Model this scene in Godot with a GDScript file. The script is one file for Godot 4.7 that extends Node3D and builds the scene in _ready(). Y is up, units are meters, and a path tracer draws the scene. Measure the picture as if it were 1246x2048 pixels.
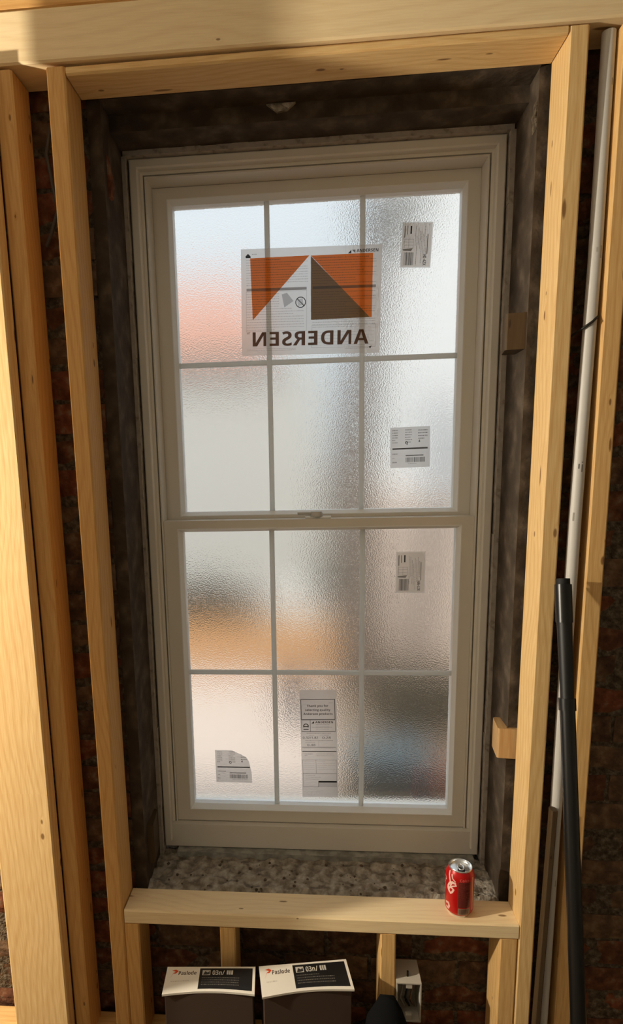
extends Node3D
# A new double-hung window with frosted glass in a brick wall, framed with softwood studs.
# Lengths are metres. Working coordinates: y = 0 is the top of the sill board, z = 0 the room side of the studs;
# Y0 lifts everything so that the floor is at y = 0.
const Y0 := 0.42
const FL := -0.42           # floor in working coordinates
var ORG := Vector3.ZERO     # base of the thing that is being built
var M := {}
var rng := RandomNumberGenerator.new()

# ------------------------------------------------------------------ mesh building
class MB:
	var st := SurfaceTool.new()
	var org := Vector3.ZERO
	func _init(o: Vector3) -> void:
		org = o
		st.begin(Mesh.PRIMITIVE_TRIANGLES)
	func v(p: Vector3, n: Vector3, uv: Vector2) -> void:
		st.set_normal(n)
		st.set_uv(uv)
		st.add_vertex(p - org)
	# corners run counter-clockwise seen from outside
	func tri(a: Vector3, b: Vector3, c: Vector3, ua := Vector2.ZERO, ub := Vector2.ZERO, uc := Vector2.ZERO) -> void:
		var n := (b - a).cross(c - a)
		if n.length_squared() < 1e-18:
			return
		n = n.normalized()
		v(a, n, ua); v(c, n, uc); v(b, n, ub)
	func quad(a: Vector3, b: Vector3, c: Vector3, d: Vector3, ua := Vector2(0, 1), ub := Vector2(1, 1), uc := Vector2(1, 0), ud := Vector2(0, 0)) -> void:
		tri(a, b, c, ua, ub, uc)
		tri(a, c, d, ua, uc, ud)
	func squad(p: Array, n: Array, u: Array) -> void:   # smooth quad, counter-clockwise
		for k in [0, 2, 1, 0, 3, 2]:
			v(p[k], n[k], u[k])
	func flat(a: Vector3, b: Vector3, c: Vector3, d: Vector3) -> void:   # quad whose uv are metres in its own plane
		var ex := (b - a).normalized()
		var nn := (b - a).cross(d - a).normalized()
		var ey := nn.cross(ex)
		var o := Vector2(a.x + a.z, a.y)
		quad(a, b, c, d, o, o + Vector2((b - a).dot(ex), (b - a).dot(ey)), o + Vector2((c - a).dot(ex), (c - a).dot(ey)), o + Vector2((d - a).dot(ex), (d - a).dot(ey)))
	func hexa(p: Array) -> void:   # p[0..3] back face, p[4..7] front face, each counter-clockwise from lower left seen from +z
		flat(p[4], p[5], p[6], p[7])
		flat(p[1], p[0], p[3], p[2])
		flat(p[0], p[4], p[7], p[3])
		flat(p[5], p[1], p[2], p[6])
		flat(p[7], p[6], p[2], p[3])
		flat(p[0], p[1], p[5], p[4])
	func box(lo: Vector3, hi: Vector3) -> void:
		hexa([Vector3(lo.x, lo.y, lo.z), Vector3(hi.x, lo.y, lo.z), Vector3(hi.x, hi.y, lo.z), Vector3(lo.x, hi.y, lo.z),
			Vector3(lo.x, lo.y, hi.z), Vector3(hi.x, lo.y, hi.z), Vector3(hi.x, hi.y, hi.z), Vector3(lo.x, hi.y, hi.z)])
	# a beam between two ends: rectangular section with eased edges, uv in metres (u round the section, v along it)
	func beam(a: Vector3, b: Vector3, side: Vector3, w: float, h: float, c: float, uo := Vector2.ZERO, sc := Vector2.ONE) -> void:
		var d := (b - a).normalized()
		var s := (side - d * side.dot(d)).normalized()
		var t := d.cross(s)
		var hw := w / 2
		var hh := h / 2
		var sec := [Vector2(-hw + c, -hh), Vector2(hw - c, -hh), Vector2(hw, -hh + c), Vector2(hw, hh - c), Vector2(hw - c, hh), Vector2(-hw + c, hh), Vector2(-hw, hh - c), Vector2(-hw, -hh + c)]
		var l := (b - a).length()
		var per := 0.0
		for k in 8:
			var p0: Vector2 = sec[k]
			var p1: Vector2 = sec[(k + 1) % 8]
			var q := per + p0.distance_to(p1)
			var a0 := a + s * p0.x + t * p0.y
			var a1 := a + s * p1.x + t * p1.y
			var b0 := b + s * p0.x + t * p0.y
			var b1 := b + s * p1.x + t * p1.y
			quad(a1, b1, b0, a0, (uo + Vector2(q, 0)) * sc, (uo + Vector2(q, l)) * sc, (uo + Vector2(per, l)) * sc, (uo + Vector2(per, 0)) * sc)
			per = q
		for e in 2:
			var o := a if e == 0 else b
			var pts := []
			for p: Vector2 in sec:
				pts.append(o + s * p.x + t * p.y)
			for k in range(1, 7):
				if e == 0:
					tri(pts[0], pts[k + 1], pts[k], (uo + sec[0]) * sc, (uo + sec[k + 1]) * sc, (uo + sec[k]) * sc)
				else:
					tri(pts[0], pts[k], pts[k + 1], (uo + sec[0]) * sc, (uo + sec[k]) * sc, (uo + sec[k + 1]) * sc)
	# moulding run round a rectangle with mitred corners; prof holds (inset from the outer edge, z)
	func moulding(x0: float, x1: float, y0: float, y1: float, prof: Array, sides := [0, 1, 2, 3]) -> void:
		for sd in sides:
			for k in prof.size() - 1:
				var p: Vector2 = prof[k]
				var q: Vector2 = prof[k + 1]
				var f := func(r: Vector2, e: int) -> Vector3:
					match sd:
						0: return Vector3(x0 + r.x, (y0 + r.x) if e == 0 else (y1 - r.x), r.y)
						1: return Vector3((x0 + r.x) if e == 0 else (x1 - r.x), y1 - r.x, r.y)
						2: return Vector3(x1 - r.x, (y1 - r.x) if e == 0 else (y0 + r.x), r.y)
					return Vector3((x1 - r.x) if e == 0 else (x0 + r.x), y0 + r.x, r.y)
				flat(f.call(p, 0), f.call(q, 0), f.call(q, 1), f.call(p, 1))
	func tube(pts: Array, r: float, n := 12, caps := true, r1 := -1.0) -> void:
		var rings := []
		var norms := []
		var up := Vector3(0.3, 0.2, 0.9)
		var l := 0.0
		var ls := []
		for i in pts.size():
			var d: Vector3 = (pts[mini(i + 1, pts.size() - 1)] - pts[maxi(i - 1, 0)]).normalized()
			var s := d.cross(up).normalized()
			var t := d.cross(s)
			var rad := r if r1 < 0 else lerpf(r, r1, float(i) / (pts.size() - 1))
			var ring := []
			var nr := []
			for k in n + 1:
				var a := TAU * k / n
				var o := s * cos(a) + t * sin(a)
				ring.append(pts[i] + o * rad)
				nr.append(o)
			rings.append(ring); norms.append(nr)
			if i > 0:
				l += pts[i].distance_to(pts[i - 1])
			ls.append(l)
		for i in pts.size() - 1:
			for k in n:
				squad([rings[i][k], rings[i][k + 1], rings[i + 1][k + 1], rings[i + 1][k]], [norms[i][k], norms[i][k + 1], norms[i + 1][k + 1], norms[i + 1][k]],
					[Vector2(float(k) / n, ls[i]), Vector2(float(k + 1) / n, ls[i]), Vector2(float(k + 1) / n, ls[i + 1]), Vector2(float(k) / n, ls[i + 1])])
		if caps:
			for k in n:
				tri(pts[0], rings[0][k + 1], rings[0][k])
				tri(pts[-1], rings[-1][k], rings[-1][k + 1])
	# turned shape round the y axis at c; prof holds (radius, height) from the bottom up the outside
	func lathe(c: Vector3, prof: Array, n := 48, smooth := true, u0 := 0.0) -> void:
		var hgt: float = prof[-1].y - prof[0].y
		for i in prof.size() - 1:
			var p: Vector2 = prof[i]
			var q: Vector2 = prof[i + 1]
			var t := (q - p).normalized()
			var n0 := Vector2(t.y, -t.x)
			var na := n0
			var nb := n0
			if smooth and i > 0:
				var t0: Vector2 = (p - prof[i - 1]).normalized()
				if t0.dot(t) > 0.6:
					na = (n0 + Vector2(t0.y, -t0.x)).normalized()
			if smooth and i < prof.size() - 2:
				var t1: Vector2 = (prof[i + 2] - q).normalized()
				if t1.dot(t) > 0.6:
					nb = (n0 + Vector2(t1.y, -t1.x)).normalized()
			for k in n:
				var a := TAU * k / n
				var b := TAU * (k + 1) / n
				var da := Vector3(sin(a), 0, cos(a))
				var db := Vector3(sin(b), 0, cos(b))
				var va: float = 1.0 - (p.y - prof[0].y) / maxf(hgt, 1e-6)
				var vb: float = 1.0 - (q.y - prof[0].y) / maxf(hgt, 1e-6)
				var ua := u0 + float(k) / n
				var ub := u0 + float(k + 1) / n
				var y := Vector3.UP
				squad([c + da * p.x + y * p.y, c + db * p.x + y * p.y, c + db * q.x + y * q.y, c + da * q.x + y * q.y],
					[(da * na.x + y * na.y).normalized(), (db * na.x + y * na.y).normalized(), (db * nb.x + y * nb.y).normalized(), (da * nb.x + y * nb.y).normalized()],
					[Vector2(ua, va), Vector2(ub, va), Vector2(ub, vb), Vector2(ua, vb)])
	# flat outline (counter-clockwise, seen from +z) extruded from z0 back to z1
	func prism(poly: PackedVector2Array, z0: float, z1: float) -> void:
		var ix := Geometry2D.triangulate_polygon(poly)
		var ccw := not Geometry2D.is_polygon_clockwise(poly)
		for k in range(0, ix.size(), 3):
			var a := poly[ix[k]]
			var b := poly[ix[k + 1]]
			var c := poly[ix[k + 2]]
			if (b - a).cross(c - a) < 0:
				var s := b
				b = c
				c = s
			tri(Vector3(a.x, a.y, z0), Vector3(b.x, b.y, z0), Vector3(c.x, c.y, z0), a, b, c)
			tri(Vector3(a.x, a.y, z1), Vector3(c.x, c.y, z1), Vector3(b.x, b.y, z1), a, c, b)
		for k in poly.size():
			var a := poly[k]
			var b := poly[(k + 1) % poly.size()]
			if not ccw:
				var s := a
				a = b
				b = s
			flat(Vector3(a.x, a.y, z1), Vector3(b.x, b.y, z1), Vector3(b.x, b.y, z0), Vector3(a.x, a.y, z0))
	func done() -> ArrayMesh:
		return st.commit()

func mb() -> MB:
	return MB.new(ORG)

func obj(called: String, b: MB, m: Material, parent: Node = null) -> MeshInstance3D:
	var o := MeshInstance3D.new()
	o.name = called
	o.mesh = b.done()
	o.material_override = m
	if parent == null:
		add_child(o, true)
		o.position = ORG + Vector3(0, Y0, 0)
	else:
		parent.add_child(o, true)
	return o

var used := {}
func numbered(n: String) -> String:
	used[n] = used.get(n, -1) + 1
	return n if used[n] == 0 else "%s_%03d" % [n, used[n]]

func tag(o: Node, label: String, category: String, group := "") -> Node:
	o.set_meta("label", label)
	o.set_meta("category", category)
	if group != "":
		o.set_meta("group", group)
	return o

func thing(called: String, base: Vector3, label: String, category: String, group := "") -> Node3D:
	var o := Node3D.new()
	o.name = numbered(called)
	ORG = base
	o.position = base + Vector3(0, Y0, 0)
	add_child(o)
	tag(o, label, category, group)
	return o

func one(called: String, b: MB, m: Material, label: String, category: String, group := "") -> MeshInstance3D:
	var o := obj(numbered(called), b, m)
	tag(o, label, category, group)
	return o

func struct_at(called: String, base := Vector3.ZERO) -> Node3D:
	var o := Node3D.new()
	o.name = called
	ORG = base
	o.position = base + Vector3(0, Y0, 0)
	add_child(o)
	o.set_meta("kind", "structure")
	return o

# ------------------------------------------------------------------ pictures computed for print and grain
class Pic:
	var w: int
	var h: int
	var d: PackedByteArray
	func _init(ww: int, hh: int, c: Color) -> void:
		w = ww
		h = hh
		var im := Image.create(w, h, false, Image.FORMAT_RGB8)
		im.fill(c)
		d = im.get_data()
	func px(x: int, y: int, c: Color, a := 1.0) -> void:
		if x < 0 or y < 0 or x >= w or y >= h:
			return
		var i := (y * w + x) * 3
		d[i] = int(lerpf(d[i], c.r * 255.0, a))
		d[i + 1] = int(lerpf(d[i + 1], c.g * 255.0, a))
		d[i + 2] = int(lerpf(d[i + 2], c.b * 255.0, a))
	func rect(x: float, y: float, ww: float, hh: float, c: Color, a := 1.0) -> void:
		for j in range(int(y), int(y + maxf(hh, 1.0))):
			for i in range(int(x), int(x + maxf(ww, 1.0))):
				px(i, j, c, a)
	func frame(x: float, y: float, ww: float, hh: float, t: float, c: Color, a := 1.0) -> void:
		rect(x, y, ww, t, c, a); rect(x, y + hh - t, ww, t, c, a); rect(x, y, t, hh, c, a); rect(x + ww - t, y, t, hh, c, a)
	func poly(p: PackedVector2Array, c: Color, a := 1.0) -> void:
		var lo := p[0]
		var hi := p[0]
		for q in p:
			lo = lo.min(q)
			hi = hi.max(q)
		for j in range(maxi(0, int(lo.y)), mini(h, int(hi.y) + 1)):
			for i in range(maxi(0, int(lo.x)), mini(w, int(hi.x) + 1)):
				if Geometry2D.is_point_in_polygon(Vector2(i + 0.5, j + 0.5), p):
					px(i, j, c, a)
	func stroke(p: Array, r: float, c: Color, r1 := -1.0) -> void:
		for k in p.size() - 1:
			var a: Vector2 = p[k]
			var b: Vector2 = p[k + 1]
			var n := int(a.distance_to(b) / 0.7) + 1
			for s in n:
				var q := a.lerp(b, float(s) / n)
				var rr := r if r1 < 0 else lerpf(r, r1, float(k) / (p.size() - 1))
				for j in range(int(q.y - rr), int(q.y + rr) + 1):
					for i in range(int(q.x - rr), int(q.x + rr) + 1):
						if Vector2(i, j).distance_to(q) <= rr:
							px(i, j, c)
	# lettering, laid out with the engine's font outlines; box (x, y, width, height) in pixels; turn in quarter turns
	func text(s: String, x: float, y: float, ww: float, hh: float, c: Color, font: Font, mirrored := false, turn := 0, a := 1.0) -> void:
		var tm := TextMesh.new()
		tm.text = s
		tm.font = font
		tm.font_size = 64
		tm.pixel_size = 1.0
		tm.depth = 0.0
		tm.curve_step = 2.0
		var vs: PackedVector3Array = tm.get_mesh_arrays()[Mesh.ARRAY_VERTEX]
		var lo := Vector2(1e9, 1e9)
		var hi := -lo
		for q in vs:
			lo = lo.min(Vector2(q.x, q.y))
			hi = hi.max(Vector2(q.x, q.y))
		var sz := hi - lo
		for k in range(0, vs.size(), 3):
			var t := PackedVector2Array()
			for m in 3:
				var f := Vector2((vs[k + m].x - lo.x) / sz.x, 1.0 - (vs[k + m].y - lo.y) / sz.y)
				if mirrored:
					f.x = 1.0 - f.x
				if turn == 1:
					f = Vector2(1.0 - f.y, f.x)
				elif turn == 3:
					f = Vector2(f.y, 1.0 - f.x)
				t.append(Vector2(x + f.x * ww, y + f.y * hh))
			fill_tri(t, c, a)
	func fill_tri(t: PackedVector2Array, c: Color, a: float) -> void:
		var lo := t[0].min(t[1]).min(t[2])
		var hi := t[0].max(t[1]).max(t[2])
		var ar := (t[1] - t[0]).cross(t[2] - t[0])
		if absf(ar) < 1e-6:
			return
		for j in range(int(lo.y - 0.5), int(hi.y + 0.5) + 1):
			for i in range(int(lo.x - 0.5), int(hi.x + 0.5) + 1):
				var p := Vector2(i + 0.5, j + 0.5)
				var e0 := (t[1] - t[0]).cross(p - t[0]) / ar
				var e1 := (t[2] - t[1]).cross(p - t[1]) / ar
				var e2 := (t[0] - t[2]).cross(p - t[2]) / ar
				if e0 >= -1e-4 and e1 >= -1e-4 and e2 >= -1e-4:
					px(i, j, c, a)
	func lines(x: float, y: float, ww: float, hh: float, step: float, thick: float, c: Color, r: RandomNumberGenerator, a := 0.6) -> void:   # rows of print too small to read
		var yy := y
		while yy < y + hh:
			var xx := x
			var stop := x + ww * (1.0 if r.randf() < 0.75 else r.randf_range(0.4, 0.9))
			while xx < stop:
				var l := r.randf_range(4.0, 14.0)
				rect(xx, yy, minf(l, stop - xx), thick, c, a * r.randf_range(0.6, 1.0))
				xx += l + 3.0
			yy += step
	func columns(x: float, y: float, ww: float, hh: float, step: float, thick: float, c: Color, r: RandomNumberGenerator, a := 0.6) -> void:   # the same, turned a quarter
		var xx := x
		while xx < x + ww:
			var yy := y + hh * r.randf_range(0.0, 0.3)
			var stop := y + hh * r.randf_range(0.5, 1.0)
			while yy < stop:
				var l := r.randf_range(4.0, 16.0)
				rect(xx, yy, thick, minf(l, stop - yy), c, a * r.randf_range(0.6, 1.0))
				yy += l + 3.0
			xx += step
	func bars(x: float, y: float, ww: float, hh: float, c: Color, r: RandomNumberGenerator, a := 1.0) -> void:
		var xx := x
		while xx < x + ww:
			var l := r.randf_range(1.0, 4.0)
			rect(xx, y, l, hh, c, a)
			xx += l + r.randf_range(1.0, 4.0)
	func tex() -> ImageTexture:
		var im := Image.create_from_data(w, h, false, Image.FORMAT_RGB8, d)
		im.generate_mipmaps()
		return ImageTexture.create_from_image(im)

func lin(r: float, g: float, b: float) -> Color:
	return Color(r, g, b).linear_to_srgb()

func plain(c: Color, rough := 0.8, metal := 0.0, spec := 0.5) -> StandardMaterial3D:
	var m := StandardMaterial3D.new()
	m.albedo_color = c
	m.roughness = rough
	m.metallic = metal
	m.metallic_specular = spec
	return m

func noise_tex(freq: float, octaves: int, cols: Array, sd: int, size := 512, ramp := [0.0, 1.0]) -> NoiseTexture2D:
	var n := FastNoiseLite.new()
	n.noise_type = FastNoiseLite.TYPE_SIMPLEX_SMOOTH
	n.seed = sd
	n.frequency = freq
	n.fractal_octaves = octaves
	var t := NoiseTexture2D.new()
	t.noise = n
	t.width = size
	t.height = size
	t.seamless = true
	t.generate_mipmaps = false
	if cols.size():
		var g := Gradient.new()
		g.offsets = PackedFloat32Array(ramp)
		g.colors = PackedColorArray(cols)
		t.color_ramp = g
	return t

func height_tex(freq: float, octaves: int, sd: int, size := 512) -> NoiseTexture2D:
	return noise_tex(freq, octaves, [], sd, size)

# blotchy matter on rough surfaces, laid on in world space
func rough_mat(cols: Array, ramp: Array, freq: float, sd: int, per_metre: float, bump_cm := 0.0, rough := 0.95) -> StandardMaterial3D:
	var m := plain(Color.WHITE, rough, 0.0, 0.3)
	m.albedo_texture = noise_tex(freq, 5, cols, sd, 512, ramp)
	m.uv1_triplanar = true
	m.uv1_world_triplanar = true
	m.uv1_scale = Vector3.ONE * per_metre
	if bump_cm > 0.0:
		m.heightmap_enabled = true
		m.heightmap_texture = height_tex(freq * 2.0, 5, sd + 7)
		m.heightmap_scale = bump_cm
	return m

# softwood: growth rings seen on a sawn face, with knots; the picture is 0.256 m wide and 2.048 m long, a pixel to the millimetre
func wood_tex(sd: int, knots: int, light := 0.0) -> ImageTexture:
	var w := 256
	var h := 2048
	var r := RandomNumberGenerator.new()
	r.seed = sd
	var n := FastNoiseLite.new()
	n.seed = sd
	n.frequency = 1.0
	n.fractal_octaves = 2
	var fine := FastNoiseLite.new()
	fine.seed = sd + 5
	fine.frequency = 1.0
	fine.fractal_octaves = 1
	var ks := []
	for k in knots:
		ks.append([Vector2(r.randf_range(0, w), r.randf_range(0, h)), r.randf_range(1.0, 3.4), r.randf_range(1.8, 6.0)])
	var d := PackedByteArray()
	d.resize(w * h * 3)
	for y in h:
		var near := []
		for k in ks:
			if absf(y - k[0].y) < 60:
				near.append(k)
		var a := TAU * y / h
		var cy := cos(a) * 0.55
		var sy := sin(a) * 0.55
		for x in w:
			var wv := n.get_noise_3d(cy, sy, x * 0.004) * 3.0
			var ph := x * 0.12 + wv * 1.7
			var dark := 0.0
			for k in near:
				var dx: float = absf(x - k[0].x)
				dx = minf(dx, w - dx)
				var dy: float = (y - k[0].y) / k[2]
				var q: float = sqrt(dx * dx + dy * dy) / k[1]
				if q < 8.0:
					ph += 1.6 * exp(-q * q * 0.12)
					if q < 1.6:
						dark = maxf(dark, clampf((1.5 - q) * 1.6, 0.0, 1.0))
			var ring := pow(0.5 + 0.5 * sin(ph * TAU * 0.5), 3.0)
			var f := fine.get_noise_2d(x * 0.9, y * 0.02) * 0.5 + fine.get_noise_2d(x * 0.25 + 90.0, y * 0.012) * 0.5
			var t := clampf(ring * 0.24 + f * 0.30 + 0.16, 0.0, 1.0)
			var cr := lerpf(0.93, 0.79, t)
			var cg := lerpf(0.83, 0.61, t)
			var cb := lerpf(0.64, 0.39, t)
			cr = lerpf(cr, 1.0, light * 0.5)
			cg = lerpf(cg, 0.95, light * 0.5)
			cb = lerpf(cb, 0.84, light * 0.5)
			cr = lerpf(cr, 0.36, dark * 0.6)
			cg = lerpf(cg, 0.22, dark * 0.6)
			cb = lerpf(cb, 0.11, dark * 0.6)
			var i := (y * w + x) * 3
			d[i] = int(cr * 255)
			d[i + 1] = int(cg * 255)
			d[i + 2] = int(cb * 255)
	var im := Image.create_from_data(w, h, false, Image.FORMAT_RGB8, d)
	im.generate_mipmaps()
	return ImageTexture.create_from_image(im)

func make_materials() -> void:
	var wt := [wood_tex(11, 20), wood_tex(23, 14)]
	var spruce := wood_tex(37, 14, 1.0)
	var tints := {"pale": Color(1.0, 0.985, 0.95), "cream": Color(1.0, 0.96, 0.89), "honey": Color(0.98, 0.91, 0.80), "amber": Color(0.95, 0.85, 0.70), "grey": Color(0.84, 0.78, 0.72), "old": Color(0.33, 0.30, 0.27)}
	for k in tints:
		for i in 2:
			var m := plain(tints[k], 0.62, 0.0, 0.4)
			m.albedo_texture = spruce if k == "pale" else wt[i]
			M["%s%d" % [k, i]] = m
	M.vinyl = plain(lin(0.74, 0.71, 0.65), 0.42, 0.0, 0.5)
	M.bead = plain(lin(0.88, 0.89, 0.88), 0.35, 0.0, 0.5)
	M.bar = plain(lin(0.82, 0.87, 0.87), 0.4, 0.0, 0.5)
	M.bar.backlight_enabled = true
	M.bar.backlight = Color(1, 1, 1)
	# frosted pane: a solid sheet of glass with a pebbled, matt face
	var g := plain(Color(0.97, 0.985, 0.985, 0.0), 0.165)
	g.refraction_enabled = true
	g.refraction_scale = 0.05
	g.transparency = BaseMaterial3D.TRANSPARENCY_ALPHA
	g.normal_enabled = true
	var nt := NoiseTexture2D.new()
	var fn := FastNoiseLite.new()
	fn.noise_type = FastNoiseLite.TYPE_SIMPLEX_SMOOTH
	fn.seed = 4
	fn.frequency = 0.058
	fn.fractal_octaves = 2
	nt.noise = fn
	nt.width = 1024
	nt.height = 1024
	nt.seamless = true
	nt.as_normal_map = true
	nt.bump_strength = 9.0
	g.normal_texture = nt
	g.normal_scale = 0.095
	g.uv1_scale = Vector3(3.2, 3.2, 1)
	M.frost = g
	var cl := plain(Color(1, 1, 1, 0.03), 0.03)
	cl.transparency = BaseMaterial3D.TRANSPARENCY_ALPHA
	M.clear = cl
	M.brick = []
	for k in 4:
		var c: Array = [[lin(0.12, 0.042, 0.021), lin(0.22, 0.075, 0.037)], [lin(0.085, 0.038, 0.022), lin(0.17, 0.068, 0.036)], [lin(0.10, 0.06, 0.038), lin(0.19, 0.115, 0.068)], [lin(0.065, 0.038, 0.025), lin(0.14, 0.075, 0.043)]][k]
		M.brick.append(rough_mat([c[0], c[1], lin(0.26, 0.20, 0.135)], [0.25, 0.6, 0.95], 0.018, 31 + k, 2.6, 0.35))
	M.mortar = rough_mat([lin(0.075, 0.056, 0.037), lin(0.14, 0.108, 0.073), lin(0.24, 0.20, 0.15)], [0.25, 0.6, 1.0], 0.03, 61, 3.0, 0.6)
	# old brown timber that lines the opening: sides and head alike
	M.old_timber = rough_mat([lin(0.055, 0.040, 0.028), lin(0.082, 0.061, 0.043), lin(0.15, 0.115, 0.083)], [0.3, 0.62, 0.95], 0.015, 71, 1.6, 0.2, 0.8)
	M.ledge = rough_mat([lin(0.16, 0.135, 0.105), lin(0.34, 0.30, 0.245), lin(0.55, 0.51, 0.44)], [0.25, 0.5, 0.85], 0.02, 81, 3.0, 0.5)
	M.slate = rough_mat([lin(0.24, 0.24, 0.22), lin(0.40, 0.40, 0.37)], [0.3, 0.7], 0.02, 85, 2.0, 0.15)
	M.caulk = rough_mat([lin(0.25, 0.22, 0.19), lin(0.38, 0.34, 0.30), lin(0.44, 0.40, 0.36)], [0.12, 0.3, 0.8], 0.02, 91, 3.0, 0.1)
	M.board = plain(lin(0.50, 0.475, 0.43), 0.95)
	M.floor = rough_mat([lin(0.12, 0.085, 0.055), lin(0.22, 0.16, 0.10)], [0.3, 0.7], 0.02, 95, 1.2)

# ------------------------------------------------------------------ lumber
var wood_count := 0
func lumber_mesh(a: Vector3, b: Vector3, side: Vector3, w: float, h: float, ease := 0.0035, shift := Vector2(-1, -1)) -> MB:
	wood_count += 1
	var bld := mb()
	var uo := Vector2(fmod(wood_count * 0.083, 0.256), fmod(wood_count * 0.617, 2.048)) if shift.x < 0 else shift
	bld.beam(a, b, side, w, h, ease, uo, Vector2(1.0 / 0.256, 1.0 / 2.048))
	return bld

# upright from y0 to y1, standing on x0..x1 and z0..z1
func stud(called: String, mat: String, x0: float, x1: float, y0: float, y1: float, z0: float, z1: float, label: String, category := "stud", group := "", shift := Vector2(-1, -1)) -> Node3D:
	var c := Vector3((x0 + x1) / 2, y0, (z0 + z1) / 2)
	ORG = c
	return one(called, lumber_mesh(c, c + Vector3(0, y1 - y0, 0), Vector3.RIGHT, x1 - x0, z1 - z0, 0.0035, shift), M[mat], label, category, group)

func rail(called: String, mat: String, x0: float, x1: float, y0: float, y1: float, z0: float, z1: float, label: String, category := "board", rise := 0.0, shift := Vector2(-1, -1)) -> Node3D:
	var a := Vector3(x0, (y0 + y1) / 2, (z0 + z1) / 2)
	ORG = Vector3((x0 + x1) / 2, y0, (z0 + z1) / 2)
	return one(called, lumber_mesh(a, Vector3(x1, (y0 + y1) / 2 + rise, (z0 + z1) / 2), Vector3.UP, y1 - y0, z1 - z0, 0.0035, shift), M[mat], label, category)

func _ready() -> void:
	rng.seed = 7
	set_view()
	set_light()
	make_materials()
	build_room()
	build_brick_wall()
	build_window()
	build_framing()
	build_stickers()
	build_clutter()
	build_outside()

# ------------------------------------------------------------------ camera, sky, exposure
func set_view() -> void:
	var cam := Camera3D.new()
	cam.name = "camera"
	add_child(cam)
	cam.position = Vector3(-0.01366, 1.07406 + Y0, 1.34364)
	var b := Basis(Vector3.UP, 0.0897626) * Basis(Vector3.RIGHT, -0.1763443) * Basis(Vector3.BACK, -0.0242003)
	cam.basis = b
	var near := 0.05
	var f := 1248.84
	cam.near = near
	cam.far = 200.0
	cam.projection = Camera3D.PROJECTION_FRUSTUM
	cam.size = near * 2048.0 / f
	cam.frustum_offset = Vector2(108.02, 131.88) * near / f
	cam.current = true

func set_light() -> void:
	var we := WorldEnvironment.new()
	we.name = "environment"
	var env := Environment.new()
	env.background_mode = Environment.BG_SKY
	var sky := Sky.new()
	var sm := ProceduralSkyMaterial.new()
	sm.sky_top_color = lin(0.94, 0.97, 1.0)
	sm.sky_horizon_color = lin(0.315, 0.365, 0.405)
	sm.sky_curve = 0.6
	sm.ground_bottom_color = lin(0.10, 0.09, 0.08)
	sm.ground_horizon_color = lin(0.16, 0.15, 0.14)
	sm.sky_energy_multiplier = 1.05
	sky.sky_material = sm
	env.sky = sky
	env.ambient_light_source = Environment.AMBIENT_SOURCE_DISABLED
	env.tonemap_mode = Environment.TONE_MAPPER_LINEAR
	env.tonemap_exposure = 1.55
	env.sdfgi_enabled = true
	env.ssao_enabled = true
	env.ssil_enabled = true
	we.environment = env
	add_child(we)
	# hazy sun, high behind the building: it lights the yard and the houses that face the window
	var sun := DirectionalLight3D.new()
	sun.name = "sun"
	sun.light_color = Color(1.0, 0.97, 0.93)
	sun.light_energy = 0.9
	sun.light_angular_distance = 6.0
	sun.shadow_enabled = true
	sun.sky_mode = DirectionalLight3D.SKY_MODE_LIGHT_ONLY
	add_child(sun)
	sun.look_at_from_position(Vector3(-2.2, 5.4, 3.2), Vector3.ZERO)
	# the bare bulb of a work lamp, left of the frame
	var at := Vector3(-1.9, 1.2, 0.70)
	var l := OmniLight3D.new()
	l.name = "work_lamp_light"
	l.light_color = Color(1.0, 0.955, 0.87)
	l.light_energy = 3.0
	l.light_size = 0.03
	l.omni_range = 12.0
	l.omni_attenuation = 2.0
	l.shadow_enabled = true
	add_child(l)
	l.position = at + Vector3(0, Y0, 0)
	var t := thing("work_lamp", Vector3(at.x, FL, at.z), "bare-bulb work lamp on a steel stand beside the framed wall", "lamp")
	var bulb := mb()
	bulb.lathe(at, [Vector2(0.0, -0.034), Vector2(0.02, -0.03), Vector2(0.031, -0.012), Vector2(0.033, 0.004), Vector2(0.028, 0.02), Vector2(0.016, 0.036), Vector2(0.013, 0.046)], 24)
	var em := plain(Color(1, 0.9, 0.75), 0.5)
	em.emission_enabled = true
	em.emission = Color(1.0, 0.955, 0.87)
	em.emission_energy_multiplier = 6.0
	obj("bulb", bulb, em, t)
	var stand := mb()
	stand.tube([Vector3(at.x, FL + 0.02, at.z), Vector3(at.x, at.y - 0.12, at.z)], 0.012, 12)
	var steel := plain(Color(0.25, 0.25, 0.26), 0.4, 0.8)
	obj("pole", stand, steel, t)
	var arm := mb()
	arm.tube([Vector3(at.x, at.y - 0.12, at.z), Vector3(at.x - 0.09, at.y - 0.05, at.z), Vector3(at.x - 0.09, at.y + 0.06, at.z), Vector3(at.x, at.y + 0.085, at.z)], 0.007, 10)
	obj("arm", arm, steel, t)
	var cap := mb()
	cap.lathe(at, [Vector2(0.013, 0.046), Vector2(0.02, 0.05), Vector2(0.02, 0.085), Vector2(0.0, 0.09)], 20, false)
	obj("socket", cap, plain(Color(0.1, 0.1, 0.1), 0.6), t)
	for k in 3:
		var leg := mb()
		var an := TAU * k / 3.0 + 0.4
		leg.tube([Vector3(at.x, FL + 0.16, at.z), Vector3(at.x + cos(an) * 0.28, FL + 0.01, at.z + sin(an) * 0.28)], 0.008, 8)
		obj("leg", leg, steel, t)

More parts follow.
